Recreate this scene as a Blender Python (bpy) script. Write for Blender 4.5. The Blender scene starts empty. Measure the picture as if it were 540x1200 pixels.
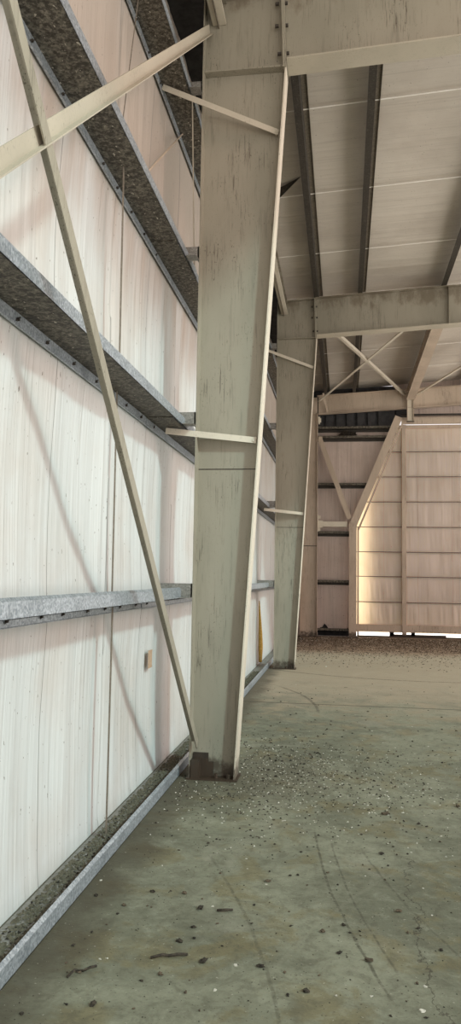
import bpy, bmesh, math, random
from mathutils import Vector, Matrix, noise as mnoise
random.seed(7)
C = bpy.context.scene.collection
V = Vector

# ------------------------------------------------------------------ materials
class G:
    def __init__(s, name):
        s.m = bpy.data.materials.new(name); s.m.use_nodes = True
        s.nt = s.m.node_tree; s.nt.nodes.clear()
        s.out = s.nt.nodes.new('ShaderNodeOutputMaterial')
        s.b = s.nt.nodes.new('ShaderNodeBsdfPrincipled')
        s.nt.links.new(s.b.outputs[0], s.out.inputs[0])
        s.geo = s.nt.nodes.new('ShaderNodeNewGeometry')
        s.pos = s.geo.outputs['Position']
    def n(s, t): return s.nt.nodes.new(t)
    def put(s, sock, v):
        if isinstance(v, bpy.types.NodeSocket): s.nt.links.new(v, sock)
        elif isinstance(v, (tuple, list)) and len(v) == 3 and sock.type == 'RGBA': sock.default_value = (*v, 1)
        else: sock.default_value = v
    def scale(s, sc, off=(0, 0, 0), vec=None):
        m = s.n('ShaderNodeMapping'); m.inputs['Scale'].default_value = sc; m.inputs['Location'].default_value = off
        s.put(m.inputs['Vector'], vec or s.pos); return m.outputs[0]
    def noise(s, sc=(1, 1, 1), scale=1., detail=4, rough=.55, dist=0., off=(0, 0, 0), col=False):
        t = s.n('ShaderNodeTexNoise'); s.put(t.inputs['Vector'], s.scale(sc, off))
        t.inputs['Scale'].default_value = scale; t.inputs['Detail'].default_value = detail
        t.inputs['Roughness'].default_value = rough; t.inputs['Distortion'].default_value = dist
        return t.outputs['Color' if col else 'Fac']
    def voro(s, sc, scale=1., feature='F1', out='Distance', rnd=1.):
        t = s.n('ShaderNodeTexVoronoi'); t.feature = feature; s.put(t.inputs['Vector'], s.scale(sc))
        t.inputs['Scale'].default_value = scale; t.inputs['Randomness'].default_value = rnd
        return t.outputs[out]
    def ramp(s, f, lo, hi, a=0., b=1.):
        t = s.n('ShaderNodeMapRange'); t.interpolation_type = 'SMOOTHSTEP'
        s.put(t.inputs['Value'], f)
        for k, v in zip(('From Min', 'From Max', 'To Min', 'To Max'), (lo, hi, a, b)): t.inputs[k].default_value = v
        return t.outputs[0]
    def math(s, op, a, b=0., c=0.):
        t = s.n('ShaderNodeMath'); t.operation = op
        s.put(t.inputs[0], a); s.put(t.inputs[1], b); s.put(t.inputs[2], c); return t.outputs[0]
    def mul(s, a, b): return s.math('MULTIPLY', a, b)
    def mix(s, f, a, b, mode='MIX'):
        t = s.n('ShaderNodeMix'); t.data_type = 'RGBA'; t.blend_type = mode
        s.put(t.inputs[0], f); s.put(t.inputs[6], a); s.put(t.inputs[7], b); return t.outputs[2]
    def xyz(s):
        t = s.n('ShaderNodeSeparateXYZ'); s.put(t.inputs[0], s.pos); return t.outputs
    def bump(s, h, strength=.3, dist=.01, normal=None):
        t = s.n('ShaderNodeBump'); t.inputs['Strength'].default_value = strength; t.inputs['Distance'].default_value = dist
        s.put(t.inputs['Height'], h)
        if normal: s.put(t.inputs['Normal'], normal)
        return t.outputs[0]
    def done(s, col, rough=.6, metal=0., normal=None, spec=.4):
        s.put(s.b.inputs['Base Color'], col); s.put(s.b.inputs['Roughness'], rough)
        s.put(s.b.inputs['Metallic'], metal); s.put(s.b.inputs['Specular IOR Level'], spec)
        if normal: s.put(s.b.inputs['Normal'], normal)
        return s.m

def paint_mat(name, base, alt, dirt=(.045, .03, .018), streak=1., vert=True, fleck=1., top_grime=False):
    g = G(name)
    sv = (1, 1, .09) if vert else (1, 1, 1)
    big = g.noise((1, 1, .5), 1.3, 4, .6)
    col = g.mix(g.ramp(big, .35, .68), base, alt)
    # faint long run marks
    s1 = g.noise(sv, 26, 5, .62)
    col = g.mix(g.mul(g.ramp(s1, .53, .72), .45 * streak), col, tuple(c * .5 for c in base))
    # thin scratches and chips with rust showing
    patch = g.ramp(g.noise((1, 1, .6), 3.2, 3, .5, off=(3, 1, 7)), .42, .66)
    s2 = g.noise((sv[0], sv[1], sv[2] * .4), 120, 3, .6, off=(9, 2, 1))
    col = g.mix(g.mul(g.mul(g.ramp(s2, .585, .66), patch), .8 * streak), col, dirt)
    f = g.noise((1, 1, .4), 110, 3, .6, off=(2, 8, 4))
    col = g.mix(g.mul(g.mul(g.ramp(f, .64, .70), g.ramp(patch, 0, 1, .25, 1)), fleck * .9), col, dirt)
    z = g.xyz()[2]
    if top_grime:
        gr = g.math('ADD', g.ramp(z, 5.9, 6.7), g.mul(g.math('SUBTRACT', g.noise((1, 1, .6), 5, 5, .65, off=(1, 1, 5)), .5), 1.5))
        col = g.mix(g.mul(g.ramp(gr, .7, 1.1), .6), col, (.12, .085, .05))
    rust = g.math('ADD', g.mul(g.ramp(z, .02, .42, 1, 0), .62), g.mul(g.noise((1, 1, 1), 14, 5, .65), .62))
    col = g.mix(g.mul(g.ramp(rust, .72, .95), .85), col, (.05, .032, .02))
    return g.done(col, .55, 0, g.bump(s1, .12, .004))

M = {}
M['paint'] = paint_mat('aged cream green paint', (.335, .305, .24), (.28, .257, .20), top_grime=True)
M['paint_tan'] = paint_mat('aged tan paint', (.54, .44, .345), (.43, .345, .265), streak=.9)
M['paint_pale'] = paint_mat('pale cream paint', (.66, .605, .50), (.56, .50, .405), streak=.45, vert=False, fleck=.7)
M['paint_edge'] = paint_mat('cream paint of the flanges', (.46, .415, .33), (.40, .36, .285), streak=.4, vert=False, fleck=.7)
M['rust'] = paint_mat('rusted plate', (.022, .018, .014), (.045, .034, .025), streak=1)

def galv_mat(name, a, b, metal=.55, rough=.42, dirt=0., specks=0.):
    g = G(name)
    c = g.voro((1, 1, 1), 95, out='Color')
    s = g.n('ShaderNodeSeparateColor'); g.put(s.inputs[0], c)
    col = g.mix(s.outputs[0], a, b)
    col = g.mix(g.mul(g.ramp(g.noise((1, 1, 1), 5, 5, .6), .5, .75), .5), col, tuple(x * .55 for x in a))
    if dirt:
        n2 = g.noise((1, 1, 1), 30, 3, .8)
        col = g.mix(g.mul(g.ramp(n2, .38, .62), dirt), col, (.028, .022, .016))
        n3 = g.noise((1, .5, 1), 48, 2, .5, off=(4, 4, 4))
        col = g.mix(g.mul(g.ramp(n3, .69, .72), specks), col, (.5, .46, .38))
    return g.done(col, rough, metal, g.bump(s.outputs[1], .06, .003))
M['galv'] = galv_mat('spangled galvanised steel', (.25, .29, .325), (.54, .59, .635))
M['galv_dark'] = galv_mat('dark mottled galvanised steel', (.10, .09, .07), (.24, .215, .17), .25, .6, .9, 1.)  # darker, speckled version of the galvanised steel for the girts
M['galv_dull'] = galv_mat('dull galvanised steel', (.20, .19, .17), (.33, .32, .29), .3, .5, .25, .3)
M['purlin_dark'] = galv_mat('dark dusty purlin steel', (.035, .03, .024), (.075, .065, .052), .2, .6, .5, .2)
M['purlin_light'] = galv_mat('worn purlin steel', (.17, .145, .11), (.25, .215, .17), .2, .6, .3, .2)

def fabric_mat(name, base, stain, axis='y', dust=.5, seam=None, thru=None):
    """woven white facing of the blanket insulation; fine folds run up the wall / across the roof"""
    g = G(name)
    if axis == 'y': f1, f2, w = (1, 34, .7), (1, 9, .35), (1, 150, 150)
    elif axis == 'x': f1, f2, w = (34, 1, .7), (9, 1, .35), (150, 1, 150)
    else: f1, f2, w = (.5, 30, 1), (.3, 7, 1), (150, 150, 1)
    fine = g.noise(f1, 1, 4, .55, .3); fold = g.noise(f2, 1, 3, .5, .4)
    col = g.mix(g.ramp(g.noise((1, 1, 1), .9, 5, .6), .4, .72), base, stain)
    col = g.mix(g.mul(g.ramp(fine, .54, .74), dust), col, tuple(c * .72 for c in stain))
    col = g.mix(g.mul(g.ramp(fold, .58, .64), g.mul(g.ramp(fold, .70, .64), .35 * dust)), col, tuple(c * .6 for c in stain))
    if axis == 'y':      # brown water stains on the upper panels, with the upper wall's shade painted in
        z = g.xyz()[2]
        stain_shade = g.math('ADD', g.ramp(z, 2.4, 5.2), g.mul(g.math('SUBTRACT', g.noise((1, 2.2, .35), 1.6, 5, .6, off=(2, 6, 1)), .5), 1.6))
        col = g.mix(g.mul(g.ramp(stain_shade, .25, .95), .85), col, (.43, .36, .30))
    spk = g.noise((1, 1, .5), 48, 2, .5)
    col = g.mix(g.mul(g.ramp(spk, .715, .74), .8), col, (.10, .075, .05))
    if seam:
        ax, sp, off, wd = seam
        v = g.xyz()['xyz'.index(ax)]
        wob = g.mul(g.math('SUBTRACT', g.noise((1, 1, .8), 1.2, 2, .5), .5), .10)
        d = g.math('PINGPONG', g.math('ADD', g.math('ADD', v, wob), -off), sp / 2)
        col = g.mix(g.mul(g.ramp(d, wd, wd * .4), .85), col, tuple(c * .28 for c in stain))
    weave = g.noise(w, 1, 1, .5)
    nb = g.bump(fold, .55, .03)
    nb = g.bump(fine, .4, .012, nb)
    m = g.done(col, .5, 0, nb, .35)
    if thru:
        t = g.n('ShaderNodeBsdfTranslucent'); g.put(t.inputs[0], thru); a = g.n('ShaderNodeAddShader')
        g.nt.links.new(g.b.outputs[0], a.inputs[0]); g.nt.links.new(t.outputs[0], a.inputs[1]); g.nt.links.new(a.outputs[0], g.out.inputs[0])
    return m
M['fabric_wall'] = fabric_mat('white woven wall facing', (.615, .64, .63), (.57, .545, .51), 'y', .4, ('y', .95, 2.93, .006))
M['fabric_far'] = fabric_mat('dusty end wall facing', (.58, .475, .42), (.48, .385, .33), 'x', .5, ('x', .92, .45, .006))
M['fabric_door'] = fabric_mat('door leaf facing', (.56, .485, .435), (.46, .39, .34), 'x', .5, ('x', .92, .45, .005), (.72, .56, .33))
M['fabric_roof'] = fabric_mat('roof facing', (.60, .55, .48), (.50, .45, .39), 'z', .4, None)

def concrete():
    g = G('stained concrete')
    x, y, z = g.xyz()
    n1 = g.noise((1, 1, 1), .8, 6, .62, .6); n2 = g.noise((1, 1, 1), 2.7, 6, .65, .4, off=(5, 5, 0))
    n3 = g.noise((1, 1, 1), 24, 5, .7)
    col = g.mix(g.ramp(n1, .38, .62), (.24, .245, .178), (.145, .148, .105))
    col = g.mix(g.mul(g.ramp(n2, .50, .62), .6), col, (.175, .145, .07))
    n4 = g.noise((1, 1, 1), 8.5, 6, .72, .5, off=(3, 9, 0))
    col = g.mix(g.mul(g.ramp(n4, .48, .64), .45), col, (.085, .08, .055))
    col = g.mix(g.mul(g.ramp(n4, .46, .34), .35), col, (.31, .32, .245))
    pale = g.noise((1, 1, 1), 1.5, 5, .6, .8, off=(11, 3, 0))
    col = g.mix(g.mul(g.ramp(pale, .56, .70), .5), col, (.31, .30, .235))
    col = g.mix(g.mul(g.ramp(n3, .40, .75), .42), col, (.10, .095, .065))
    # brown earth blown in over the far half of the slab
    far = g.math('ADD', g.ramp(y, 6.0, 13.5, 0, 1.0), g.mul(g.math('SUBTRACT', n2, .5), 1.1))
    col = g.mix(g.mul(g.ramp(far, .15, .95), .85), col, (.40, .325, .24))
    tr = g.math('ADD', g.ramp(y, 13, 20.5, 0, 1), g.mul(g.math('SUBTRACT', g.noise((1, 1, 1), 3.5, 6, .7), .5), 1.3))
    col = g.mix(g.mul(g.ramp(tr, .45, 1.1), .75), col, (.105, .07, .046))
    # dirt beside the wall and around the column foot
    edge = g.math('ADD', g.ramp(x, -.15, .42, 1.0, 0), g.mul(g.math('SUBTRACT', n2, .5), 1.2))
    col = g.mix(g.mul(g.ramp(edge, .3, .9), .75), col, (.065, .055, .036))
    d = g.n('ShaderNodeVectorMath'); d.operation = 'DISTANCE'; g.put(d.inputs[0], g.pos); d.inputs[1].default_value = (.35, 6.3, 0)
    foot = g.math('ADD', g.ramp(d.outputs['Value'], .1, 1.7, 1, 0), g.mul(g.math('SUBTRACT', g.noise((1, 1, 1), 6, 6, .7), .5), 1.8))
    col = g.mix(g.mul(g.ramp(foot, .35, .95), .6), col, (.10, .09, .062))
    # speckled crumbs
    sp = g.noise((1, 1, 1), 70, 2, .5, off=(1, 7, 0))
    col = g.mix(g.mul(g.ramp(sp, .67, .70), .8), col, (.05, .042, .03))
    sp2 = g.noise((1, 1, 1), 55, 2, .5, off=(8, 2, 0))
    col = g.mix(g.mul(g.ramp(sp2, .70, .73), .55), col, (.42, .40, .33))
    # tyre scuffs (arcs), a hairline crack and the saw-cut joints
    def arc(cx, cy, r, w, amt, c, y0=None, y1=None):
        nonlocal col
        v = g.n('ShaderNodeVectorMath'); v.operation = 'DISTANCE'; g.put(v.inputs[0], g.pos); v.inputs[1].default_value = (cx, cy, 0)
        e = g.math('ABSOLUTE', g.math('SUBTRACT', g.math('ADD', v.outputs['Value'], g.mul(g.math('SUBTRACT', n2, .5), .04)), r))
        f = g.mul(g.ramp(e, w, w * .3), g.mul(g.ramp(n3, .3, .6), amt))
        if y0 is not None: f = g.mul(f, g.mul(g.ramp(y, y0, y0 + .3), g.ramp(y, y1, y1 - .3)))
        col = g.mix(f, col, c)
    dk = (.07, .065, .045)
    arc(9.2, 5.6, 8.2, .010, .8, dk, 3.0, 5.2); arc(9.2, 5.6, 8.11, .008, .7, dk, 3.2, 5.0)
    arc(8.1, 6.2, 6.95, .010, .6, dk, 2.8, 4.9); arc(-5.5, 1.6, 6.6, .012, .5, dk, 2.6, 4.6)
    arc(5.2, 1.9, 4.5, .014, .15, (.30, .29, .22), 3, 5.4); arc(2.6, 16.6, 4.1, .05, .75, (.06, .05, .035), 11.5, 14.2)
    arc(-3.2, 9.2, 4.1, .03, .7, (.06, .05, .035), 9.2, 11.5)
    cr = g.math('ABSOLUTE', g.math('SUBTRACT', x, g.math('ADD', 1.52, g.mul(g.math('SUBTRACT', g.noise((1, 1, 1), 1.6, 6, .7), .5), .5))))
    col = g.mix(g.mul(g.ramp(cr, .006, .002), g.mul(g.ramp(y, 4.9, 4.6), .7)), col, (.05, .042, .03))
    for yy in (9.93, 17.4):
        j = g.math('ABSOLUTE', g.math('SUBTRACT', y, g.math('ADD', yy, g.mul(g.math('SUBTRACT', n2, .5), .03))))
        col = g.mix(g.mul(g.ramp(j, .035, .012), .75), col, (.055, .048, .035))
    hb = g.math('ADD', g.mul(n3, .6), g.mul(sp, .4))
    return g.done(col, g.ramp(n1, .3, .7, .62, .88), 0, g.bump(hb, .35, .012), .3)
M['concrete'] = concrete()

def plain(name, a, b, sc=20, rough=.8, metal=0.):
    g = G(name)
    return g.done(g.mix(g.ramp(g.noise((1, 1, 1), sc, 4, .6), .35, .65), a, b), rough, metal, g.bump(g.noise((1, 1, 1), sc * 2, 3, .6), .3, .004))
M['litter_dark'] = plain('dry dark dirt', (.018, .015, .011), (.05, .04, .028), 60, .95)
M['litter_brown'] = plain('dry brown dirt', (.06, .045, .03), (.12, .09, .06), 60, .95)
M['litter_olive'] = plain('olive dust crumbs', (.09, .08, .055), (.16, .14, .10), 60, .95)
M['litter_pale'] = plain('pale flake', (.42, .40, .33), (.6, .57, .5), 60, .8)
M['void'] = plain('near-black void', (.012, .011, .011), (.03, .028, .028), 8, .8)
M['rib'] = plain('ribbed sheet darkened as unlit', (.035, .034, .036), (.055, .053, .055), 8, .6)
M['bolt'] = plain('dark bolt steel', (.04, .035, .03), (.09, .075, .06), 60, .5, .5)
M['sheet'] = plain('plain grey sheet', (.42, .40, .36), (.5, .47, .42), 2, .7)
M['patch'] = plain('tan paper tape', (.42, .29, .19), (.5, .36, .25), 60, .8)
M['yellow'] = plain('bare yellow insulation', (.50, .33, .07), (.62, .44, .14), 30, .95)
M['band'] = plain('white band', (.82, .78, .72), (.9, .87, .82), 9, .6)
M['twig'] = plain('dead twig', (.03, .024, .018), (.07, .055, .04), 60, .95)

# ------------------------------------------------------------------ mesh tools
class B:
    def __init__(s): s.bm = bmesh.new()
    def hexa(s, p):           # p: 8 points, bottom ring then top ring
        v = [s.bm.verts.new(q) for q in p]
        for f in ((3, 2, 1, 0), (4, 5, 6, 7), (0, 1, 5, 4), (1, 2, 6, 5), (2, 3, 7, 6), (3, 0, 4, 7)): s.bm.faces.new([v[i] for i in f])
        return s
    def box(s, x0, x1, y0, y1, z0, z1):
        return s.hexa([(x0, y0, z0), (x1, y0, z0), (x1, y1, z0), (x0, y1, z0), (x0, y0, z1), (x1, y0, z1), (x1, y1, z1), (x0, y1, z1)])
    def prism_y(s, poly, y0, y1):     # poly of (x, z)
        a = [s.bm.verts.new((x, y0, z)) for x, z in poly]; b = [s.bm.verts.new((x, y1, z)) for x, z in poly]; n = len(poly)
        s.bm.faces.new(a); s.bm.faces.new(b[::-1])
        for i in range(n): s.bm.faces.new([a[i], b[i], b[(i + 1) % n], a[(i + 1) % n]])
        return s
    def bar(s, p, q, w, t, side):     # bar from p to q, width w along side, thickness t along the third axis
        p, q, side = V(p), V(q), V(side); d = (q - p).normalized()
        a = (side - d * side.dot(d)).normalized() * w / 2; c = d.cross(a).normalized() * t / 2
        return s.hexa([p - a - c, p + a - c, p + a + c, p - a + c, q - a - c, q + a - c, q + a + c, q - a + c])
    def angle(s, p, q, w, t, side, out):   # rolled angle: one leg along side, one along out
        p, q, side, out = V(p), V(q), V(side), V(out); d = (q - p).normalized()
        a = (side - d * side.dot(d)).normalized(); c = (out - d * out.dot(d)).normalized()
        s.bar(p, q, w, t, a)
        o = a * (w / 2 - t / 2) + c * (w / 2 + t / 2)
        return s.bar(p + o, q + o, w, t, c)
    def rod(s, p, q, r, n=8):
        p, q = V(p), V(q); d = (q - p).normalized(); a = d.orthogonal().normalized(); b = d.cross(a)
        ra, rb = ([s.bm.verts.new(o + a * r * math.cos(k * 2 * math.pi / n) + b * r * math.sin(k * 2 * math.pi / n)) for k in range(n)] for o in (p, q))
        s.bm.faces.new(ra[::-1]); s.bm.faces.new(rb)
        for k in range(n): s.bm.faces.new([ra[k], ra[(k + 1) % n], rb[(k + 1) % n], rb[k]])
        return s
    def tube(s, pts, rad, n=6):
        rings = []
        for i, p in enumerate(pts):
            p = V(p); d = (V(pts[min(i + 1, len(pts) - 1)]) - V(pts[max(i - 1, 0)])).normalized()
            a = d.orthogonal().normalized(); b = d.cross(a); r = rad[i] if isinstance(rad, list) else rad
            rings.append([s.bm.verts.new(p + a * r * math.cos(k * 2 * math.pi / n) + b * r * math.sin(k * 2 * math.pi / n)) for k in range(n)])
        for A, Bq in zip(rings, rings[1:]):
            for k in range(n): s.bm.faces.new([A[k], A[(k + 1) % n], Bq[(k + 1) % n], Bq[k]])
        s.bm.faces.new(rings[0][::-1]); s.bm.faces.new(rings[-1]); return s
    def hexhead(s, c, axis, r, h):
        c, axis = V(c), V(axis); return s.rod(c, c + axis * h, r, 6)
    def mesh(s, name, mat, off=(0, 0, 0), bevel=0., smooth=False):
        bmesh.ops.recalc_face_normals(s.bm, faces=s.bm.faces)
        if bevel:
            bmesh.ops.bevel(s.bm, geom=s.bm.edges[:], offset=bevel, segments=1, profile=.7, affect='EDGES', clamp_overlap=True)
        bmesh.ops.translate(s.bm, verts=s.bm.verts, vec=-V(off))
        me = bpy.data.meshes.new(name); s.bm.to_mesh(me); s.bm.free(); me.materials.append(mat)
        if smooth:
            for p in me.polygons: p.use_smooth = True
        return me

def tag(o, label, cat, group=None):
    o['label'] = label; o['category'] = cat
    if group: o['group'] = group
    return o
def thing(name, label, cat, loc, group=None):
    o = bpy.data.objects.new(name, None); C.objects.link(o); o.location = loc; o.empty_display_size = .1
    return tag(o, label, cat, group)
def base_of(o):
    p = V((0, 0, 0))
    while o: p += o.location; o = o.parent
    return p
def part(name, b, mat, parent, bevel=0., label=None, kind=None, smooth=False):
    o = bpy.data.objects.new(name, b.mesh(name, M[mat], base_of(parent), bevel, smooth)); C.objects.link(o); o.parent = parent
    if label: o['label'] = label
    if kind: o['kind'] = kind
    return o
def single(name, b, mat, label, cat, loc=(0, 0, 0), group=None, bevel=0., smooth=False):
    o = bpy.data.objects.new(name, b.mesh(name, M[mat], loc, bevel, smooth)); C.objects.link(o); o.location = loc
    return tag(o, label, cat, group)
def struct(name, b, mat, smooth=False):
    o = bpy.data.objects.new(name, b.mesh(name, M[mat], smooth=smooth)); C.objects.link(o); o['kind'] = 'structure'; return o
def copy_tree(o, dy=0, label=None, parent=None):
    c = o.copy(); C.objects.link(c)
    if parent: c.parent = parent
    else:
        c.location = o.location + V((0, dy, 0)); c['label'] = label
    for ch in o.children: copy_tree(ch, parent=c)
    return c

# ------------------------------------------------------------------ dimensions (metres); wall along Y, frames across X
D1, D2, D3 = 6.19, 13.594, 21.06
XF, XG = -.34, -.103            # wall facing / inner face of the girts
SL = .055                       # roof slope
zt = lambda x: 6.575 + SL * x   # rafter top
zb = lambda x: 5.875 + SL * x   # rafter underside
ZR = .215                       # purlin height above the rafter
GZ = (.0, 1.413, 2.812, 4.212, 5.665)

# ------------------------------------------------------------------ setting
b = B(); b.box(-.6, 7.5, -3, D3 + .75, -.2, 0); struct('floor', b, 'concrete')

def grid_wall(y0, y1, ny, z0, z1, nz):
    b = B(); vs = []
    seams = [2.95 + 1.9 * k for k in range(-3, 12)]
    zs = [0, 1.36, 2.76, 4.16, 5.61, 7.0]
    for j in range(nz + 1):
        z = z0 + (z1 - z0) * j / nz; row = []
        k = max([i for i in range(5) if zs[i] <= z + 1e-6] or [0]); t = (z - zs[k]) / (zs[k + 1] - zs[k])
        belly = math.sin(math.pi * min(max(t, 0), 1)) ** .7
        for i in range(ny + 1):
            y = y0 + (y1 - y0) * i / ny
            x = XF - .022 * belly
            x += .020 * belly * mnoise.noise(V((y * 1.7, z * .35, 1.3 + k)))
            x += .010 * belly * mnoise.noise(V((y * 6.0 + .25 * math.sin(z * 1.3), z * .5, 4.1 + k)))
            x += .004 * belly * mnoise.noise(V((y * 17, z * .8, 2 + k)))
            wob = .04 * mnoise.noise(V((z * .9, 0, 0)))
            for s in seams:
                d = y + wob - s
                if -.14 < d < .0: x += .020 * belly * (1 + d / .14)
                elif 0 <= d < .09: x -= .016 * belly * (1 - d / .09)
            row.append(b.bm.verts.new((x, y, z)))
        vs.append(row)
    for j in range(nz):
        for i in range(ny): b.bm.faces.new([vs[j][i], vs[j][i + 1], vs[j + 1][i + 1], vs[j + 1][i]])
    b.box(XF - .14, XF - .09, y0, y1, z0, z1)
    return b
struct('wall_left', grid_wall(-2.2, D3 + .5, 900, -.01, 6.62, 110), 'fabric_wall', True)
# near-black strip painting the dark gap where the facing meets the roof
b = B(); b.box(XF - .09, -.02, -2.2, D3 + .4, 6.63, 6.72); struct('trim_1', b, 'void')

# roof facing: over the whole far part, and a strip along the wall nearer than the first frame
def roof_patch(b, x0, x1, y0, y1, nx, ny):
    vs = []
    for j in range(ny + 1):
        y = y0 + (y1 - y0) * j / ny
        ph = ((y - 8.2) / 1.93) % 1
        row = []
        for i in range(nx + 1):
            x = x0 + (x1 - x0) * i / nx
            z = zt(x) + ZR + .012 + .02 * abs(math.sin(math.pi * ph)) ** .6 + .008 * mnoise.noise(V((x * .6, y * 5, 3))) - .012 * math.exp(-((ph - .5) / .03) ** 2)
            row.append((x, y, z))
        vs.append(row)
    top = [[b.bm.verts.new(p) for p in r] for r in vs]
    for j in range(ny):
        for i in range(nx): b.bm.faces.new([top[j][i], top[j][i + 1], top[j + 1][i + 1], top[j + 1][i]])
    z0 = lambda x: zt(x) + ZR + .10
    b.hexa([(x0, y0, z0(x0)), (x1, y0, z0(x1)), (x1, y1, z0(x1)), (x0, y1, z0(x0)), (x0, y0, z0(x0) + .05), (x1, y0, z0(x1) + .05), (x1, y1, z0(x1) + .05), (x0, y1, z0(x0) + .05)])
RX, RY = 3.5, 7.6
b = B(); roof_patch(b, XF - .14, RX, -6, RY, 24, 320); roof_patch(b, XF - .14, 5.3, RY, 10, 24, 70); roof_patch(b, XF - .14, 14, 10, D3 + .40, 60, 220)
struct('ceiling', b, 'fabric_roof', True)

# end wall facing, cut to the line of the raking jamb of the door opening
YW = D3 + .30
def wall_poly(b, poly, y0, y1): b.prism_y(poly, y0, y1)
b = B()
b.prism_y([(-.40, 0), (1.47, 0), (1.47, 3.06), (2.57, 5.67), (-.40, 5.67)], YW, YW + .06)
b.prism_y([(2.95, 6.02), (6.8, 6.02), (6.8, 7.26), (2.58, 7.03), (2.58, 6.3), (2.95, 6.3)], YW, YW + .06)
struct('wall_far', b, 'fabric_far')
# ribbed outer sheet in the slot above the facing, painted near-black as unlit
b = B(); b.box(-.4, 2.62, YW + .16, YW + .2, 5.6, 6.95); b.box(2.58, 2.96, YW + .16, YW + .2, 5.98, 6.95)
for k in range(8):
    x = .1 + k * .29; b.prism_y([(x, 5.6), (x + .2, 5.6), (x + .2, 6.9), (x, 6.9)], YW + .08, YW + .16)
struct('trim_2', b, 'rib')

# ------------------------------------------------------------------ frame columns
XI0, XI1 = .355, .70
xin = lambda z: XI0 + (XI1 - XI0) * z / 5.87
def make_column(D, label):
    t = thing('steel_column', label, 'column', (.2, D, 0), 'tapered steel columns')
    b = B(); b.prism_y([(.0, .012), (XI0 - .012, .012), (XI1 - .012, 5.87), (.645, 6.595), (0, 6.55)], D - .004, D + .004); part('web', b, 'paint', t)
    b = B(); b.box(-.012, 0, D - .1, D + .1, .012, 6.55); part('outer_flange', b, 'paint', t)
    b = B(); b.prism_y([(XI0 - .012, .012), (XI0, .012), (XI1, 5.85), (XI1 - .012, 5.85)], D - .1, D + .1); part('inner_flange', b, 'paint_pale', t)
    b = B(); b.box(-.03, XI0 + .02, D - .12, D + .12, 0, .012); part('base_plate', b, 'rust', t)
    b = B(); b.box(.002, .69, D - .085, D - .006, 5.872, 5.884); part('stiffener', b, 'paint', t)
    b = B(); b.prism_y([(XI1 - .028, 5.86), (XI1 - .014, 5.86), (.658, 6.60), (.644, 6.60)], D - .1, D + .1); part('end_plate', b, 'paint', t)
    b = B(); b.prism_y([(0, 6.55), (.645, 6.592), (.645, 6.606), (0, 6.564)], D - .1, D + .1); part('cap_flange', b, 'paint', t)
    b = B(); b.box(.006, .07, D - .11, D - .006, .012, .15); b.box(.006, .13, D - .02, D - .006, .012, .19); b.box(.13, .17, D - .02, D - .006, .012, .12); part('base_clip', b, 'rust', t, label='blackened rusty clip at the column foot')
    for x, z in ((.62, 6.45), (.62, 6.25), (.645, 6.0)):
        b = B(); b.hexhead((x + .008, D - .06, z), (-1, 0, 0), .016, .03); part('bolt', b, 'bolt', t)
    for x in (.2, .3):
        b = B(); b.hexhead((x, D - .07, .012), (0, 0, 1), .016, .035); part('anchor_bolt', b, 'rust', t)
    # scratch line welded splice across the web
    b = B(); b.box(.004, xin(2.47) - .014, D - .0065, D - .004, 2.468, 2.476); part('splice_weld', b, 'bolt', t)
    return t
col1 = make_column(D1, 'nearest tapered cream steel column, beside the flat braces')
col2 = copy_tree(col1, D2 - D1, 'second tapered steel column, between the near column and the end wall')
for ch in list(col2.children):
    if ch.name.startswith('base_clip'): bpy.data.objects.remove(ch)

def make_end_column():
    D = D3
    t = thing('steel_column', 'brown tinted straight steel column standing in the far corner', 'column', (.27, D, 0), 'tapered steel columns')
    b = B(); b.prism_y([(.04, .012), (.478, .012), (.455, 6.56), (.04, 6.55)], D - .004, D + .004); part('web', b, 'paint_tan', t)
    b = B(); b.box(.028, .04, D - .1, D + .1, .012, 6.55); part('outer_flange', b, 'paint_tan', t)
    b = B(); b.prism_y([(.478, .012), (.49, .012), (.467, 6.10), (.455, 6.10)], D - .1, D + .1); part('inner_flange', b, 'paint_tan', t)
    b = B(); b.box(.02, .52, D - .12, D + .12, 0, .012); part('base_plate', b, 'rust', t)
    b = B(); b.box(.042, .45, D - .085, D - .006, 6.10, 6.112); part('stiffener', b, 'paint_tan', t)
    b = B(); b.box(.042, .47, D - .02, D - .006, 2.44, 2.455); part('splice_weld', b, 'bolt', t)
    return t
make_end_column()

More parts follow.
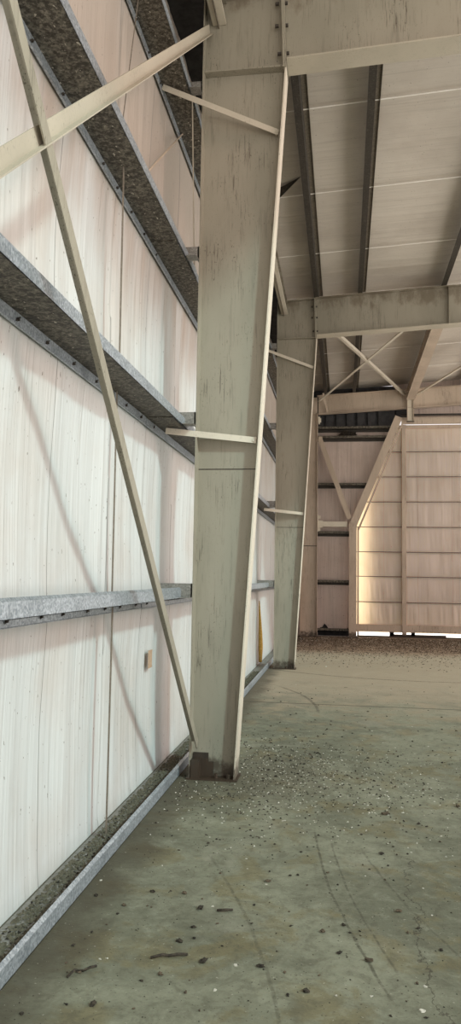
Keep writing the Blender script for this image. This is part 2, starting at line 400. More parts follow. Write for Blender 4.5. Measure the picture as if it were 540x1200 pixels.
# ------------------------------------------------------------------ rafters
def make_rafter(D, label, mat, x0=.66, x1=5.3, depth=.70, bf=.23):
    t = thing('roof_rafter', label, 'rafter', (x0, D, zb(x0)), 'roof rafters')
    d0 = depth
    bz = lambda x: zt(x) - depth
    xs = .702 if depth > .6 else .485
    b = B(); b.prism_y([(xs, bz(xs) + .012), (x1, bz(x1) + .012), (x1, zt(x1) - .012), (xs - .04 if depth > .6 else xs, zt(xs) - .012)], D - .004, D + .004); part('web', b, mat, t)
    b = B(); b.prism_y([(xs, bz(xs)), (x1, bz(x1)), (x1, bz(x1) + .012), (xs, bz(xs) + .012)], D - bf / 2, D + bf / 2); part('bottom_flange', b, mat + '_edge' if mat == 'paint' else mat, t)
    b = B(); b.prism_y([(xs - .04, zt(xs) - .012), (x1, zt(x1) - .012), (x1, zt(x1)), (xs - .04, zt(xs))], D - .1, D + .1); part('top_flange', b, mat, t)
    if depth > .6:
        b = B(); b.prism_y([(XI1 - .013, 5.86), (XI1 + .001, 5.86), (.673, 6.60), (.659, 6.60)], D - .1, D + .1); part('end_plate', b, mat, t)
        for x, z in ((.668, 6.45), (.675, 6.25), (.685, 6.0)):
            b = B(); b.hexhead((x + .004, D - .06, z), (1, 0, 0), .016, .03); part('bolt', b, 'bolt', t)
    xv = 3.0
    for s in ((-1, 1) if depth > .6 else (-1,)):
        b = B(); ya, yb = sorted((D + s * .006, D + s * .09)); b.prism_y([(xv - .008, bz(xv) + .014), (xv + .008, bz(xv) + .014), (xv + .008, zt(xv) - .014), (xv - .008, zt(xv) - .014)], ya, yb); part('stiffener', b, mat, t)
    return t
make_rafter(D1, 'nearest roof rafter, running right from the near column', 'paint')
make_rafter(D2, 'second roof rafter, crossing at the middle column', 'paint')
make_rafter(D3, 'shallow tan rafter above the door in the end wall', 'paint_tan', x0=.45, depth=.52, bf=.2)

# ------------------------------------------------------------------ wall girts
def make_girt(y0, y1, z, label, base=False, shift=0.):
    name = 'base_girt' if base else 'wall_girt'
    t = thing(name, label, 'girt', (XG, (y0 + y1) / 2, z), 'galvanised wall girts')
    z = z + shift; i = shift                       # a lapped girt nests just inside its neighbour
    xo = XF + .014 - shift * .7
    b = B(); b.box(xo, XG + i, y0, y1, z, z + .003); part('web', b, 'galv_dark' if not base else 'galv_dull', t)
    b = B(); b.box(XG - .003 + i, XG + i, y0, y1, z, z + .072); b.hexa([(XG + i - .003, y0, z + .072), (XG + i, y0, z + .072), (XG + i, y1, z + .072), (XG + i - .003, y1, z + .072), (XG + i - .018, y0, z + .086), (XG + i - .015, y0, z + .087), (XG + i - .015, y1, z + .087), (XG + i - .018, y1, z + .086)])
    part('inner_flange', b, 'galv', t, label='bright spangled face')
    if not base:
        b = B(); b.box(xo, xo + .003, y0, y1, z - .066, z); b.box(xo, xo + .012, y0, y1, z - .068, z - .065); part('outer_flange', b, 'galv', t)
        if y0 < 0:
            for k in range(9):
                y = 3.0 + k * .36 + random.uniform(-.05, .05)
                b = B(); b.hexhead((xo + .003, y, z - .035), (1, 0, .2), .009, .012); b.rod((xo + .008, y - .018, z - .045), (xo + .012, y + .016, z - .02), .0035, 6); part('screw', b, 'bolt', t)
    return t
GN = ('', 'knee high', 'chest high', 'head high', 'top')
nm = {1: 'lowest', 2: 'second', 3: 'third', 4: 'topmost'}
for k in (1, 2, 3, 4):
    make_girt(-1.9, D1 + .28, GZ[k], f'{nm[k]} galvanised girt on the near white wall, crossing behind the flat braces')
    make_girt(D1 - .50, D2 + .28, GZ[k], f'{nm[k]} galvanised girt on the wall between the two big columns', shift=-.006)
    make_girt(D2 - .50, D3 + .05, GZ[k], f'{nm[k]} galvanised girt on the wall beyond the second column', shift=-.012)
make_girt(-1.9, D1 + .5, .003, 'galvanised base channel on the floor along the near wall', True)
make_girt(D1 + .52, D2 + .5, .003, 'galvanised base channel on the floor between the two big columns', True)
make_girt(D2 + .52, D3 - .2, .003, 'galvanised base channel on the floor beyond the second column', True)

# clips that carry the girts on the columns
for D, who in ((D1, 'near column'), (D2, 'second column')):
    for k in (1, 2, 3, 4):
        z = GZ[k]
        b = B(); b.box(XF + .03, -.0125, D - .10, D - .088, z + .004, z + .12); b.box(-.024, -.0125, D - .10, D + .1, z + .004, z + .12)
        b.box(XF + .06, -.0125, D - .2, D - .10, z + .004, z + .010)
        single('girt_clip', b, 'galv_dull', f'bent plate clip behind the {who} holding the {nm[k]} girt', 'clip', (XG, D, z), 'girt clips')

# ------------------------------------------------------------------ flange braces, straps, rods
def flange_brace(p, q, label, mat='paint_pale'):
    b = B(); b.angle(p, q, .05, .005, (0, 0, 1), (0, 1, 0)); b.rod((q[0] - .02, q[1] - .012, q[2]), (q[0] - .02, q[1] + .02, q[2]), .012, 6)
    return single('flange_brace', b, mat, label, 'brace', tuple((V(p) + V(q)) / 2), 'flange braces')
flange_brace((-.255, D1 + .02 - .14, 2.775), (xin(2.70) - .03, D1 - .06, 2.70), 'short pale strut from the second girt across the near column')
flange_brace((-.31, D1 - .29, 5.63), (xin(5.3) - .03, D1 - .06, 5.305), 'short dull strut from the topmost girt across the near column', 'paint_edge')
flange_brace((-.20, D2 - .2, 2.775), (xin(2.71) - .03, D2 - .06, 2.71), 'short pale strut from the second girt across the second column')
flange_brace((-.20, D2 - .2, 5.64), (xin(5.33) - .03, D2 - .06, 5.335), 'short pale strut from the topmost girt across the second column')

A0, A1 = V((.055, 6.10, .20)), V((.055, -1.2, 6.66))
B0, B1 = V((.030, 6.135, 6.28)), V((.030, -1.2, -.0))
A0 = V((.055, 6.085, .27)); kA = (3.59 - .17) / (6.313 - 2.38)
A1 = V((.055, -.9, .27 + kA * (6.085 + .9) + .09))
b = B(); b.bar(A0, A1, .074, .007, (0, 1, 1)); b.bar(A0 + V((-.025, .018, .022)), A1 + V((-.025, .018, .022)), .006, .05, (0, 1, 1))
single('wall_brace', b, 'paint', 'long flat brace falling from the top left to the foot of the near column', 'brace', tuple((A0 + A1) / 2), 'diagonal wall braces')
kB = (6.40 - 2.986) / (6.302 - 2.382)
B1 = V((.022, -1.3, 6.28 - kB * (6.135 + 1.3)))
b = B(); b.bar(B0, B1, .075, .007, (0, 1, 1)); b.bar(B0 + V((.02, .014, -.03)), B1 + V((.02, .014, -.03)), .006, .034, (0, 1, 1))
single('wall_brace', b, 'paint_edge', 'pale flat brace rising from the left edge to the top of the near column', 'brace', tuple((B0 + B1) / 2), 'diagonal wall braces')

def strap(p, q, w, label, side=(0, 1, 0), t=.003):
    b = B(); b.bar(p, q, w, t, side); return single('sag_strap', b, 'purlin_light', label, 'strap', tuple((V(p) + V(q)) / 2), 'thin sag straps')
YS = 4.62
strap((-.22, YS - .03, GZ[3] - .001), (-.22, YS, GZ[2] + .004), .03, 'thin strap hanging between the third and second girts of the near wall')
strap((-.305, YS + .24, GZ[2] - .001), (-.305, YS + .26, GZ[1] + .004), .028, 'thin strap hanging between the second and lowest girts of the near wall')
strap((-.22, YS, GZ[1] - .001), (-.22, YS, .007), .028, 'thin strap hanging from the lowest girt down to the base channel')
strap((-.24, YS + .28, GZ[4] - .001), (-.24, YS - .1, GZ[3] + .004), .012, 'thin strap between the topmost and third girts of the near wall')
b = B(); b.rod((-.3, 4.95, 4.217), (-.3, 6.64, 5.662), .008, 6)
single('tie_rod', b, 'paint_tan', 'thin rod slanting up to the topmost girt next to the near column', 'rod', (-.25, 5.8, 5.1))
b = B(); b.rod((-.118, D1 + .24, 4.30), (-.112, D1 - .02, 5.662), .006, 6)
single('tie_rod', b, 'paint_pale', 'pale upright rod under the topmost girt tight against the near column', 'rod', (-.07, D1 + .05, 5.2))

# eave struts: cee channels between the column tops
def eave_strut(y0, y1, label):
    z = 6.34
    t = thing('eave_strut', label, 'strut', (.13, (y0 + y1) / 2, z), 'eave struts')
    b = B(); b.box(.05, .056, y0, y1, z, z + .2); part('web', b, 'paint', t)
    b = B(); b.box(.056, .17, y0, y1, z, z + .006); b.box(.165, .17, y0, y1, z + .006, z + .022); part('bottom_flange', b, 'paint_pale', t)
    b = B(); b.box(.056, .17, y0, y1, z + .194, z + .2); part('top_flange', b, 'paint', t)
    b = B(); b.box(.10, .11, y0, y1, z - .03, z - .0); part('rib', b, 'purlin_light', t)
    return t
eave_strut(-1.5, D1 - .01, 'pale eave channel ending on the top of the near column')
eave_strut(D1 + .01, D2 - .01, 'pale eave channel between the near column and the second column')
eave_strut(D2 + .01, D3 - .01, 'pale eave channel beyond the second column')

# ------------------------------------------------------------------ purlins
def make_purlin(x, y0, y1, label):
    z = zt(x)
    t = thing('roof_purlin', label, 'purlin', (x, (y0 + y1) / 2, z), 'roof purlins')
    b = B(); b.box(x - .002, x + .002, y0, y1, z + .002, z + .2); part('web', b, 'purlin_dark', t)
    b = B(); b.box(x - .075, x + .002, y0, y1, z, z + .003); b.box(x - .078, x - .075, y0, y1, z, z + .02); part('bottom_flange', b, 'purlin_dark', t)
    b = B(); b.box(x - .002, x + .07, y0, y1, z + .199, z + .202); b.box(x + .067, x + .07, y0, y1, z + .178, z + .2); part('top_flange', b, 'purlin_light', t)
    return t
where = {.72: 'closest to the wall', 1.50: 'second from the wall', 2.95: 'third from the wall', 4.40: 'farthest from the wall'}
for x, w in where.items():
    make_purlin(x, D1 - .1, D2, f'dark roof purlin {w}, between the near and second rafters')
    make_purlin(x, D2 + .002, D3 + .2, f'dark roof purlin {w}, between the second and end rafters')

# seam bands of the roof facing
ys = [8.2, 10.12, 12.08, 14.0, 15.9, 17.7, 19.5]
od = ['first', 'second', 'third', 'fourth', 'fifth', 'sixth', 'last']
for y, o in zip(ys, od):
    b = B(); p = V((-.2, y + .02, zt(-.2) + ZR - .022)); q = V((5.2, y - .06, zt(5.2) + ZR - .022)); b.bar(p, q, .02, .004, (0, 1, 0))
    single('roof_band', b, 'band', f'thin pale band crossing the roof lining, {o} counted from the near rafter', 'band', tuple((p + q) / 2), 'roof bands')
# drooping torn flap of the roof facing
b = B(); z = zt(.4) + ZR
pts = [(.10, 10.06, z + .025), (.36, 9.86, z - .01), (.62, 9.70, z + .03), (.30, 10.02, z - .10), (.14, 10.12, z - .06)]
v = [b.bm.verts.new(p) for p in pts] + [b.bm.verts.new((p[0], p[1] + .01, p[2] + .004)) for p in pts]
b.bm.faces.new(v[:5]); b.bm.faces.new(v[5:][::-1])
for i in range(5): b.bm.faces.new([v[i], v[(i + 1) % 5], v[5 + (i + 1) % 5], v[5 + i]])
single('torn_flap', b, 'litter_dark', 'dark torn flap of lining hanging from the roof beside the near column', 'flap', pts[0])

# boxed strut along the roof of the far bay and the crossed roof braces
b = B(); x = 2.96; z = 6.42
t = thing('boxed_strut', 'broad tan strut running from the second rafter to the end rafter', 'strut', (x, 17.3, z))
b.box(x - .11, x + .11, D2 + .02, D3 - .145, z, z + .012); part('bottom_flange', b, 'paint_tan', t)
b = B(); b.box(x + .04, x + .052, D2 + .02, D3 - .145, z + .012, z + .24); part('web', b, 'paint_tan', t)
b = B(); b.box(x - .11, x + .11, D2 + .02, D3 - .145, z + .24, z + .252); part('top_flange', b, 'paint_tan', t)
b = B(); b.box(x - .11, x - .1, D2 + .02, D3 - .145, z + .012, z + .03); part('lip', b, 'paint_pale', t)
def roof_brace(p, q, label):
    b = B(); b.angle(p, q, .06, .006, (1, 0, 0), (0, 0, 1)); single('roof_brace', b, 'paint_pale', label, 'brace', tuple((V(p) + V(q)) / 2), 'crossed roof braces')
roof_brace((.72, D2 + .15, 6.30), (2.80, D3 - .12, 6.55), 'roof brace of the left cross falling right to the boxed strut')
roof_brace((2.70, D2 + .15, 6.42), (.50, D3 - .12, 6.42), 'roof brace of the left cross falling left to the corner column')
roof_brace((5.1, D2 + .15, 6.50), (3.12, D3 - .12, 6.55), 'roof brace on the right side of the boxed strut')
b = B(); b.angle((.62, D3 - .35, 6.6), (.74, D3 - .09, 6.13), .05, .005, (1, 0, 0), (0, 1, 0))
single('flange_brace', b, 'paint_tan', 'short tan strut standing against the end rafter near the corner', 'brace', (.68, D3 - .2, 6.4), 'flange braces')

# ------------------------------------------------------------------ end wall framing
def end_girt(z, x1, label):
    y = YW - .012
    t = thing('end_girt', label, 'girt', (1.0, y, z), 'end wall girts')
    b = B(); b.box(.30, x1, y - .2, y, z - .003, z); part('web', b, 'purlin_dark', t)
    b = B(); b.box(.30, x1, y - .203, y - .2, z - .003, z + .06); part('inner_flange', b, 'galv_dark', t)
    b = B(); b.box(.30, x1, y - .003, y, z - .075, z - .003); part('outer_flange', b, 'purlin_dark', t)
    return t
jl = lambda z: 1.40 if z < 3.05 else 1.40 + (z - 3.05) * (1.16 / 2.78)
end_girt(.17, jl(.17), 'lowest dark girt on the end wall beside the door jamb')
end_girt(1.47, jl(1.47), 'second dark girt up on the end wall beside the door jamb')
end_girt(2.80, jl(2.8), 'third dark girt up on the end wall below the pale rail')
end_girt(4.13, jl(4.13), 'fourth dark girt up on the end wall behind the little knee brace')
end_girt(5.44, jl(5.44), 'fifth dark girt up on the end wall with the nest on it')
end_girt(5.70, jl(5.70), 'topmost dark girt on the end wall under the dark slot')
b = B(); b.box(.62, 1.28, D3 + .02, D3 + .07, 2.98, 3.12)
single('wall_rail', b, 'paint_pale', 'short pale rail between the corner column and the door jamb', 'rail', (.9, D3, 3.05), bevel=.004)
b = B(); b.box(.485, .50, D3 - .06, D3 + .06, 2.84, 3.30); b.box(.50, .62, D3 + .02, D3 + .03, 2.95, 3.15); b.box(.50, .56, D3 + .01, D3 + .02, 3.2, 3.28); b.box(.50, .56, D3 + .01, D3 + .02, 2.86, 2.94)
single('rail_bracket', b, 'paint_pale', 'pale bracket on the corner column carrying the short rail', 'bracket', (.5, D3, 3.05))
b = B(); b.box(.48, .53, D3 - .02, D3 + .08, 5.82, 6.02); b.box(.53, .56, D3 - .0, D3 + .01, 5.86, 5.98)
single('wall_clip', b, 'paint_pale', 'small pale clip at the top of the corner column', 'clip', (.5, D3, 5.9))

# door opening: jamb, raking head, knee brace, header, hanger
t = thing('door_jamb', 'tan door jamb post with a raking upper leg in the end wall', 'jamb', (1.44, D3, 0))
b = B(); b.box(1.335, 1.535, D3 - .02, D3 - .008, .012, 3.05); b.box(1.335, 1.347, D3 - .008, D3 + .13, .012, 3.05); b.box(1.523, 1.535, D3 - .008, D3 + .13, .012, 3.05); part('post', b, 'paint_tan', t)
b = B(); P0, P1 = V((1.435, D3 - .008, 3.02)), V((2.66, D3 - .008, 5.99)); b.bar(P0, P1, .2, .012, (1, 0, -.4))
for s in (-1, 1):
    n = V((1, 0, -.4125)).normalized() * .094 * s + V((0, .07, 0)); b.bar(P0 + n, P1 + n, .012, .13, (1, 0, -.4))
n = V((1, 0, -.4125)).normalized()
part('raking_leg', b, 'paint_tan', t)
b = B(); o = n * .16 + V((0, .2, 0)); b.bar(P0 + o + V((0, 0, -.05)), P1 + o, .05, .02, (1, 0, -.4)); b.box(1.555, 1.60, D3 + .19, D3 + .21, .012, 3.0); part('edge_trim', b, 'paint_tan', t)
b = B(); b.box(1.29, 1.58, D3 - .06, D3 + .16, 0, .012); part('base_plate', b, 'rust', t)
b = B(); b.box(1.33, 1.54, D3 - .03, D3 - .021, 2.98, 3.10); part('splice_plate', b, 'paint_tan', t)
b = B(); b.angle((.53, D3 - .03, 5.40), (1.34, D3 - .03, 3.20), .13, .008, (1, 0, 0), (0, 1, 0)); b.box(.49, .60, D3 - .04, D3 - .035, 5.26, 5.46)
single('knee_brace', b, 'paint_tan', 'little tan knee brace from the corner column to the door jamb', 'brace', (.9, D3, 4.3))
b = B(); b.box(2.74, 7, D3 + .16, D3 + .172, 5.83, 6.0); b.box(2.74, 7, D3 + .172, D3 + .28, 5.99, 6.0); b.box(2.74, 7, D3 + .172, D3 + .28, 5.83, 5.842)
single('door_header', b, 'paint_tan', 'tan header beam across the top of the big door', 'beam', (4, D3 + .2, 5.94))
b = B(); b.box(2.72, 7, D3 + .02, D3 + .1, 6.02, 6.05); b.box(2.72, 7, D3 + .09, D3 + .1, 6.05, 6.08)
single('header_angle', b, 'rust', 'dark rusty angle running above the door header', 'beam', (4, D3 + .06, 6.04))
t = thing('hanger_post', 'short tan post hanging from the end rafter above the door', 'post', (2.96, D3 - .1, 5.80))
b = B(); b.box(2.87, 2.885, D3 - .14, D3 - .02, 5.84, 6.62); b.box(3.035, 3.05, D3 - .14, D3 - .02, 5.84, 6.62); part('flange', b, 'paint_tan', t)
b = B(); b.box(2.885, 3.035, D3 - .086, D3 - .078, 5.84, 6.62); part('web', b, 'paint_pale', t)
b = B(); b.box(2.86, 3.06, D3 - .14, D3 - .02, 5.828, 5.838); part('foot_plate', b, 'rust', t)

# the big sliding leaf, hung outside the wall
YD = D3 + .66
t = thing('sliding_door', 'big sliding door leaf lined with pinkish facing, in the end wall', 'door', (4.1, YD, .1))
b = B(); nx, nz = 150, 150; vs = []
ZD = [.33, .95, 1.65, 2.33, 3.02, 3.72, 4.42, 5.12, 5.87]
for j in range(nz + 1):
    z = .12 + (5.87 - .12) * j / nz; row = []
    k = max([i for i in range(8) if ZD[i] <= z] or [0]); tt = min(max((z - ZD[k]) / (ZD[k + 1] - ZD[k]), 0), 1)
    for i in range(nx + 1):
        x = 1.44 + (6.7 - 1.44) * i / nx; bel = math.sin(math.pi * tt) ** .6
        sag = max(0, 1 - z / 1.6)
        y = YD - .025 * bel - .02 * bel * mnoise.noise(V((x * 3.5, z * .7, k))) - .02 * bel * (.3 + sag) * mnoise.noise(V((x * 14 + z * 1.2, z * .8, 5 + k)))
        row.append(b.bm.verts.new((x, y, z)))
    vs.append(row)
for j in range(nz):
    for i in range(nx): b.bm.faces.new([vs[j][i], vs[j][i + 1], vs[j + 1][i + 1], vs[j + 1][i]])
part('lining', b, 'fabric_door', t, smooth=True)
b = B(); b.box(1.86, 6.7, YD + .16, YD + .19, .12, 5.87); part('outer_sheet', b, 'purlin_dark', t)  # unseen sheet, kept dark and stopped short at the left to shape the lining's glow
for z in ZD[1:-1]:
    b = B(); b.box(1.44, 6.7, YD - .05, YD - .004, z - .006, z + .006); b.box(1.44, 6.7, YD - .053, YD - .05, z - .014, z + .006); part('girt', b, 'purlin_light', t)
b = B(); b.box(1.44, 6.7, YD - .09, YD + .01, .14, .33); part('bottom_rail', b, 'paint_tan', t)
b = B(); b.box(1.44, 6.7, YD - .06, YD + .01, 5.78, 5.87); part('top_rail', b, 'paint_tan', t)
b = B(); b.box(2.78, 2.89, YD - .13, YD - .055, .06, 5.87); part('mullion', b, 'paint_tan', t)
b = B(); b.box(2.44, 2.56, YD - .09, YD - .02, .03, .14); b.rod((2.50, YD - .09, .06), (2.50, YD + .0, .06), .055, 14); part('guide_roller', b, 'rust', t)
b = B(); b.box(3.02, 3.12, YD - .09, YD - .02, .03, .14); b.rod((3.07, YD - .09, .06), (3.07, YD + .0, .06), .055, 14); part('guide_roller', b, 'rust', t)
b = B(); b.box(2.45, 3.95, YD - .06, YD - .02, 0, .075); b.box(2.45, 3.95, YD - .02, YD + .05, 0, .012)
single('floor_guide', b, 'rust', 'rusty floor guide under the sliding door', 'guide', (3.2, YD - .03, 0))
b = B(); b.box(1.57, 6.6, YD - .2, YD - .14, 0, .035)
single('threshold_angle', b, 'rust', 'low rusty threshold angle on the floor in front of the big door', 'threshold', (4, YD - .17, 0), bevel=.004)

# nest and torn hole
def lump(b, c, r, n, rs, zsq=.6):
    for _ in range(n):
        p = V(c) + V((random.uniform(-r[0], r[0]), random.uniform(-r[1], r[1]), random.uniform(0, r[2])))
        q = p + V((random.uniform(-1, 1), random.uniform(-1, 1), random.uniform(-.4, .5))).normalized() * rs * random.uniform(.6, 1.6)
        b.tube([p, (p + q) / 2 + V((random.uniform(-1, 1), random.uniform(-1, 1), random.uniform(-1, 1))) * rs * .3, q], rs * .16, 5)
b = B(); lump(b, (1.30, YW - .13, 5.465), (.2, .05, .15), 260, .06); lump(b, (1.12, YW - .13, 5.46), (.08, .05, .07), 50, .05)
single('bird_nest', b, 'twig', 'dark straggly nest sitting on the end wall girt under the rafter', 'nest', (1.3, YW - .13, 5.45))
b = B(); y = YW - .008  # near-black patch paints the shade inside the torn hole
b.prism_y([(.50, .02), (1.36, .02), (1.36, .17), (1.30, .25), (1.27, .17), (1.0, .15), (.9, .20), (.8, .19), (.74, .28), (.68, .34), (.62, .25), (.56, .23), (.50, .18)], y - .012, y + .006)
single('torn_facing', b, 'void', 'near-black patch for the torn hole at the foot of the end wall by the corner column', 'tear', (.9, y, 0))

# wall patch and fold of bare insulation
b = B(); y0 = 5.98; x = XF + .006
b.box(x, x + .006, y0, y0 + .035, .86, 1.0); b.box(x, x + .006, y0 + .035, y0 + .115, .985, 1.0); b.box(x, x + .006, y0 + .035, y0 + .115, .86, .875); b.box(x, x + .004, y0 + .035, y0 + .115, .875, .985)
single('tape_patch', b, 'patch', 'small tan tape patch stuck on the near wall facing below the lowest girt', 'patch', (x, y0 + .05, .93))
b = B(); pts = [(XF + .03, 13.55, 1.25), (XF + .02, 13.62, .95), (XF + .035, 13.7, .6), (XF + .04, 13.72, .3), (XF + .05, 13.62, .06)]
b = B(); b.tube([(XF + .012, 14.02, 1.15), (XF + .02, 14.05, .9), (XF + .03, 14.12, .55), (XF + .035, 14.14, .3), (XF + .04, 14.05, .05)], [.008, .02, .035, .04, .03], 8)
single('insulation_fold', b, 'yellow', 'yellow fold of bare insulation hanging out low on the wall beyond the second column', 'insulation', (XF, 14.05, .05), smooth=True)

# ------------------------------------------------------------------ litter
def clump_mesh(name, mat, r, squash, k, sub=1):
    bm = bmesh.new(); bmesh.ops.create_icosphere(bm, subdivisions=sub, radius=1)
    sx, sy = random.uniform(.7, 1.5), random.uniform(.6, 1.1)
    for v in bm.verts:
        d = 1 + .95 * mnoise.noise(v.co * 1.9 + V((k * 3.1, k, 0)))
        v.co = V((v.co.x * sx * d, v.co.y * sy * d, (v.co.z * squash * d))) * r
    zmin = min(v.co.z for v in bm.verts)
    for v in bm.verts: v.co.z -= zmin + r * squash * .10
    me = bpy.data.meshes.new(name); bm.to_mesh(me); bm.free(); me.materials.append(M[mat]); return me
def flake_mesh(name, mat, r, k):
    bm = bmesh.new(); n = random.randint(5, 7)
    ring = [(math.cos(a) * r * random.uniform(.5, 1.2), math.sin(a) * r * random.uniform(.4, .9)) for a in [i * 2 * math.pi / n for i in range(n)]]
    lo = [bm.verts.new((x, y, 0)) for x, y in ring]; hi = [bm.verts.new((x * .9, y * .9, r * random.uniform(.08, .3))) for x, y in ring]
    bm.faces.new(lo[::-1]); bm.faces.new(hi)
    for i in range(n): bm.faces.new([lo[i], lo[(i + 1) % n], hi[(i + 1) % n], hi[i]])
    me = bpy.data.meshes.new(name); bm.to_mesh(me); bm.free(); me.materials.append(M[mat]); return me
dark = [clump_mesh('dirt_clump', random.choice(['litter_dark', 'litter_dark', 'litter_brown']), .013, .5, k, 2) for k in range(10)]
pale = [flake_mesh('paint_flake', 'litter_pale', .014, k) for k in range(8)]
def drop(meshes, name, x, y, z, s, label, cat, group):
    o = bpy.data.objects.new(name, random.choice(meshes)); C.objects.link(o); o.location = (x, y, z)
    o.rotation_euler = (0, 0, random.uniform(0, 6.28)); o.scale = (s, s, s); return tag(o, label, cat, group)
DK = [(1.478, 5.463), (0.804, 4.171), (0.914, 4.274), (0.954, 4.288), (1.01, 4.16), (1.461, 3.923), (1.197, 3.727), (1.27, 3.684), (1.226, 3.659), (1.104, 3.645), (1.181, 3.459), (1.3, 3.411), (1.615, 3.565), (0.859, 3.285), (0.961, 3.258), (1.1, 3.26), (1.053, 3.128), (1.416, 4.701), (1.566, 4.73), (1.562, 5.297), (1.683, 5.303), (0.791, 4.559), (0.778, 3.672), (0.767, 3.871), (1.995, 5.745), (0.281, 3.756), (0.257, 3.766), (0.142, 3.654), (0.145, 3.75), (0.126, 3.538), (0.521, 3.581), (0.516, 3.785), (0.544, 3.48), (0.624, 3.285), (0.068, 3.173), (0.1, 3.103), (0.142, 3.11), (0.275, 2.899), (0.177, 2.882), (0.672, 2.927), (0.43, 2.898), (0.04, 2.793), (0.597, 3.037), (0.486, 3.437), (0.245, 3.927), (0.404, 3.941), (0.676, 3.433), (0.046, 3.321), (-0.022, 3.835), (0.469, 3.152)]
big = {0: 1.6, 11: 1.1, 16: 1.1, 5: 1.0, 31: 1.1, 33: 1.1, 37: 1.0, 24: 1.2}
DL = ('small dark crumb of dry dirt on the open concrete floor', 'dirt', 'dark dirt crumbs on the floor')
PL = ('small pale flake lying on the open concrete floor', 'flake', 'pale flakes on the floor')
nd = 0
for i, (x, y) in enumerate(DK): drop(dark, 'dirt_clump', x, y, 0, big.get(i, random.choice((.4, .5, .6, .75, .9))), *DL); nd += 1
while nd < 290:
    u = random.random()
    if u < .45: x, y = random.gauss(.75, .75), random.gauss(6.6, 1.1)
    elif u < .75: x, y = random.uniform(-.02, 2.0), random.uniform(2.9, 6.5)
    else: x, y = random.uniform(.1, 3.2), random.uniform(7, 12)
    if x < -.05 or (-.1 < x < .5 and abs(y - D1) < .2): continue
    drop(dark, 'dirt_clump', x, y, 0, random.uniform(.25, .6) * (1 if y < 6 else 1.4), *DL); nd += 1
WH = [(1.487, 3.072, 1.2), (0.757, 3.284, .9), (1.515, 3.252, .8), (1.158, 4.964, .8), (1.801, 5.091, .7), (0.705, 3.081, .8), (0.193, 3.232, .7), (-0.06, 4.028, .8)]
for x, y, s in WH: drop(pale, 'paint_flake', x, y, 0, s, *PL)
nw = 0
while nw < 200:
    x, y = (random.uniform(.1, 2.3), random.gauss(6.0, .35)) if random.random() < .7 else (random.uniform(0, 2.5), random.uniform(3, 12))
    if x < -.05 or (-.1 < x < .5 and abs(y - D1) < .2): continue
    drop(pale, 'paint_flake', x, y, 0, random.uniform(.3, .75), *PL); nw += 1
def twig(pts, r, label):
    b = B(); b.tube([(x, y, .006 + .01 * (i % 2)) for i, (x, y) in enumerate(pts)], r, 6); single('twig', b, 'twig', label, 'twig', (*pts[0], 0), smooth=True)
twig([(.115, 3.06), (.13, 3.10), (.16, 3.12), (.185, 3.13), (.20, 3.165)], .005, 'curled dead twig on the floor nearest the base channel')
twig([(.40, 3.27), (.45, 3.285), (.47, 3.30), (.51, 3.30), (.545, 3.325)], .006, 'forked dark twig lying farther out on the floor')
twig([(.60, 3.77), (.64, 3.76), (.67, 3.79)], .006, 'bent dark twig on the floor beyond the other two twigs')
# grit nobody could count
def grit(name, label, n, fn, mat, s0, s1):
    b = B()
    for _ in range(n):
        x, y, z = fn(); r = random.uniform(s0, s1); a = random.uniform(0, 6.28)
        p = [V((x + r * math.cos(a + k * 2.1) * random.uniform(.6, 1.3), y + r * math.sin(a + k * 2.1) * random.uniform(.6, 1.3), z)) for k in range(3)]
        v = [b.bm.verts.new(q) for q in p]; top = b.bm.verts.new((x, y, z + r * random.uniform(.4, .9)))
        b.bm.faces.new(v[::-1])
        for k in range(3): b.bm.faces.new([v[k], v[(k + 1) % 3], top])
    o = bpy.data.objects.new(name, b.mesh(name, M[mat])); C.objects.link(o); tag(o, label, 'litter'); o['kind'] = 'stuff'; return o
grit('dirt_grit', 'dark grit and crumbs filling the trough behind the base channel', 1300, lambda: (random.uniform(XF + .04, XG - .03), random.uniform(2.4, 13), .007), 'litter_dark', .004, .014)
grit('dirt_grit', 'brown dust crumbs filling the trough behind the base channel', 9000, lambda: (random.uniform(XF + .04, XG - .03), random.uniform(2.4, 13), .007), 'litter_olive', .004, .018)
def near_foot():
    while True:
        x, y = random.gauss(.55, .75), random.gauss(6.35, .75)
        if x > -.06 and not (-.05 < x < .4 and abs(y - D1) < .13): return x, y, 0
grit('dirt_grit', 'dark grit scattered around the foot of the near column', 1500, near_foot, 'litter_dark', .004, .012)
grit('paint_grit', 'pale crumbs scattered around the foot of the near column', 700, near_foot, 'litter_pale', .003, .010)
def open_floor(): return random.uniform(0, 3), 2.7 + 9 * random.random() ** 1.3, 0
grit('dirt_grit', 'fine dark grit strewn over the near floor', 1500, open_floor, 'litter_dark', .002, .006)
def far_floor():
    while True:
        x, y = random.uniform(.0, 5), 21.1 - abs(random.gauss(0, 2.6))
        if y > 13.8 and not (1.25 < x < 1.62 and y > 20.95) and not (x < .55 and y > 20.9): return x, y, 0
grit('leaf_litter', 'brown leaf litter drifted along the foot of the end wall', 6500, far_floor, 'litter_brown', .007, .022)
grit('leaf_litter', 'dark leaf litter drifted along the foot of the end wall', 3000, far_floor, 'litter_dark', .006, .02)
grit('paint_grit', 'pale crumbs among the leaf litter by the end wall', 500, far_floor, 'litter_pale', .010, .022)

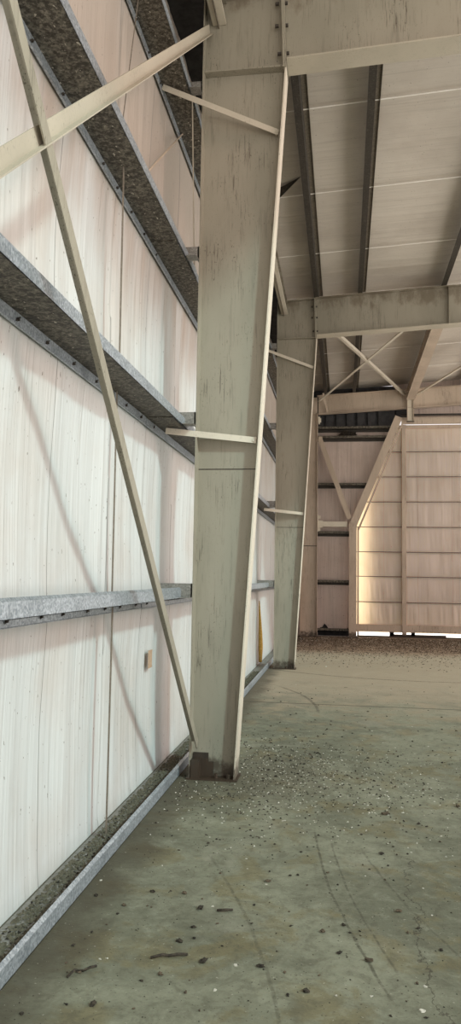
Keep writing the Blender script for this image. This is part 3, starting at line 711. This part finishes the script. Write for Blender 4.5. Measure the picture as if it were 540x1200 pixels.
# ------------------------------------------------------------------ light
w = bpy.data.worlds.new('overcast'); bpy.context.scene.world = w; w.use_nodes = True
nt = w.node_tree; bg = nt.nodes['Background']              # pale overcast sky; brightened lower half added to light the roof
tc = nt.nodes.new('ShaderNodeTexCoord'); sx = nt.nodes.new('ShaderNodeSeparateXYZ'); mr = nt.nodes.new('ShaderNodeMapRange'); mx = nt.nodes.new('ShaderNodeMix')
nt.links.new(tc.outputs['Generated'], sx.inputs[0]); nt.links.new(sx.outputs[2], mr.inputs[0]); mr.inputs[1].default_value = -.06; mr.inputs[2].default_value = .05
mx.data_type = 'RGBA'; nt.links.new(mr.outputs[0], mx.inputs[0]); mx.inputs[6].default_value = (2.1, 1.95, 1.78, 1); mx.inputs[7].default_value = (.86, .815, .80, 1)
nt.links.new(mx.outputs[2], bg.inputs[0]); bg.inputs[1].default_value = 1.0
def sun(name, energy, angle, col, d):
    L = bpy.data.lights.new(name, 'SUN'); L.energy = energy; L.angle = math.radians(angle); L.color = col
    lo = bpy.data.objects.new(name, L); C.objects.link(lo); lo.rotation_euler = V(d).to_track_quat('-Z', 'Y').to_euler()
sun('sun', 1.7, 4.5, (.70, 1, .98), (-1, .80, -.88))          # cool high light through the open side
sun('low_glow', .72, 14, (1, .70, .62), (-1, .42, -.42))        # warm low light under the roof edge

# ------------------------------------------------------------------ camera
cam = bpy.data.cameras.new('camera'); co = bpy.data.objects.new('camera', cam); C.objects.link(co)
cam.sensor_fit = 'VERTICAL'; cam.sensor_height = 36; cam.lens = 27; cam.clip_end = 200
fw, r, u = V((-.14602, .985814, .0827575)), V((.9892737, .1451731, .0161939)), V((-.00395, -.0842345, .9964381))
m = Matrix((r, u, -fw)).transposed().to_4x4(); m.translation = V((1.19091, 0, 1.6)); co.matrix_world = m
sc = bpy.context.scene; sc.camera = co
sc.view_settings.view_transform = 'Standard'; sc.view_settings.look = 'None'; sc.view_settings.gamma = 1
sc.view_settings.use_curve_mapping = False; sc.view_settings.exposure = .22
sc.cycles.max_bounces = 10; sc.cycles.diffuse_bounces = 7
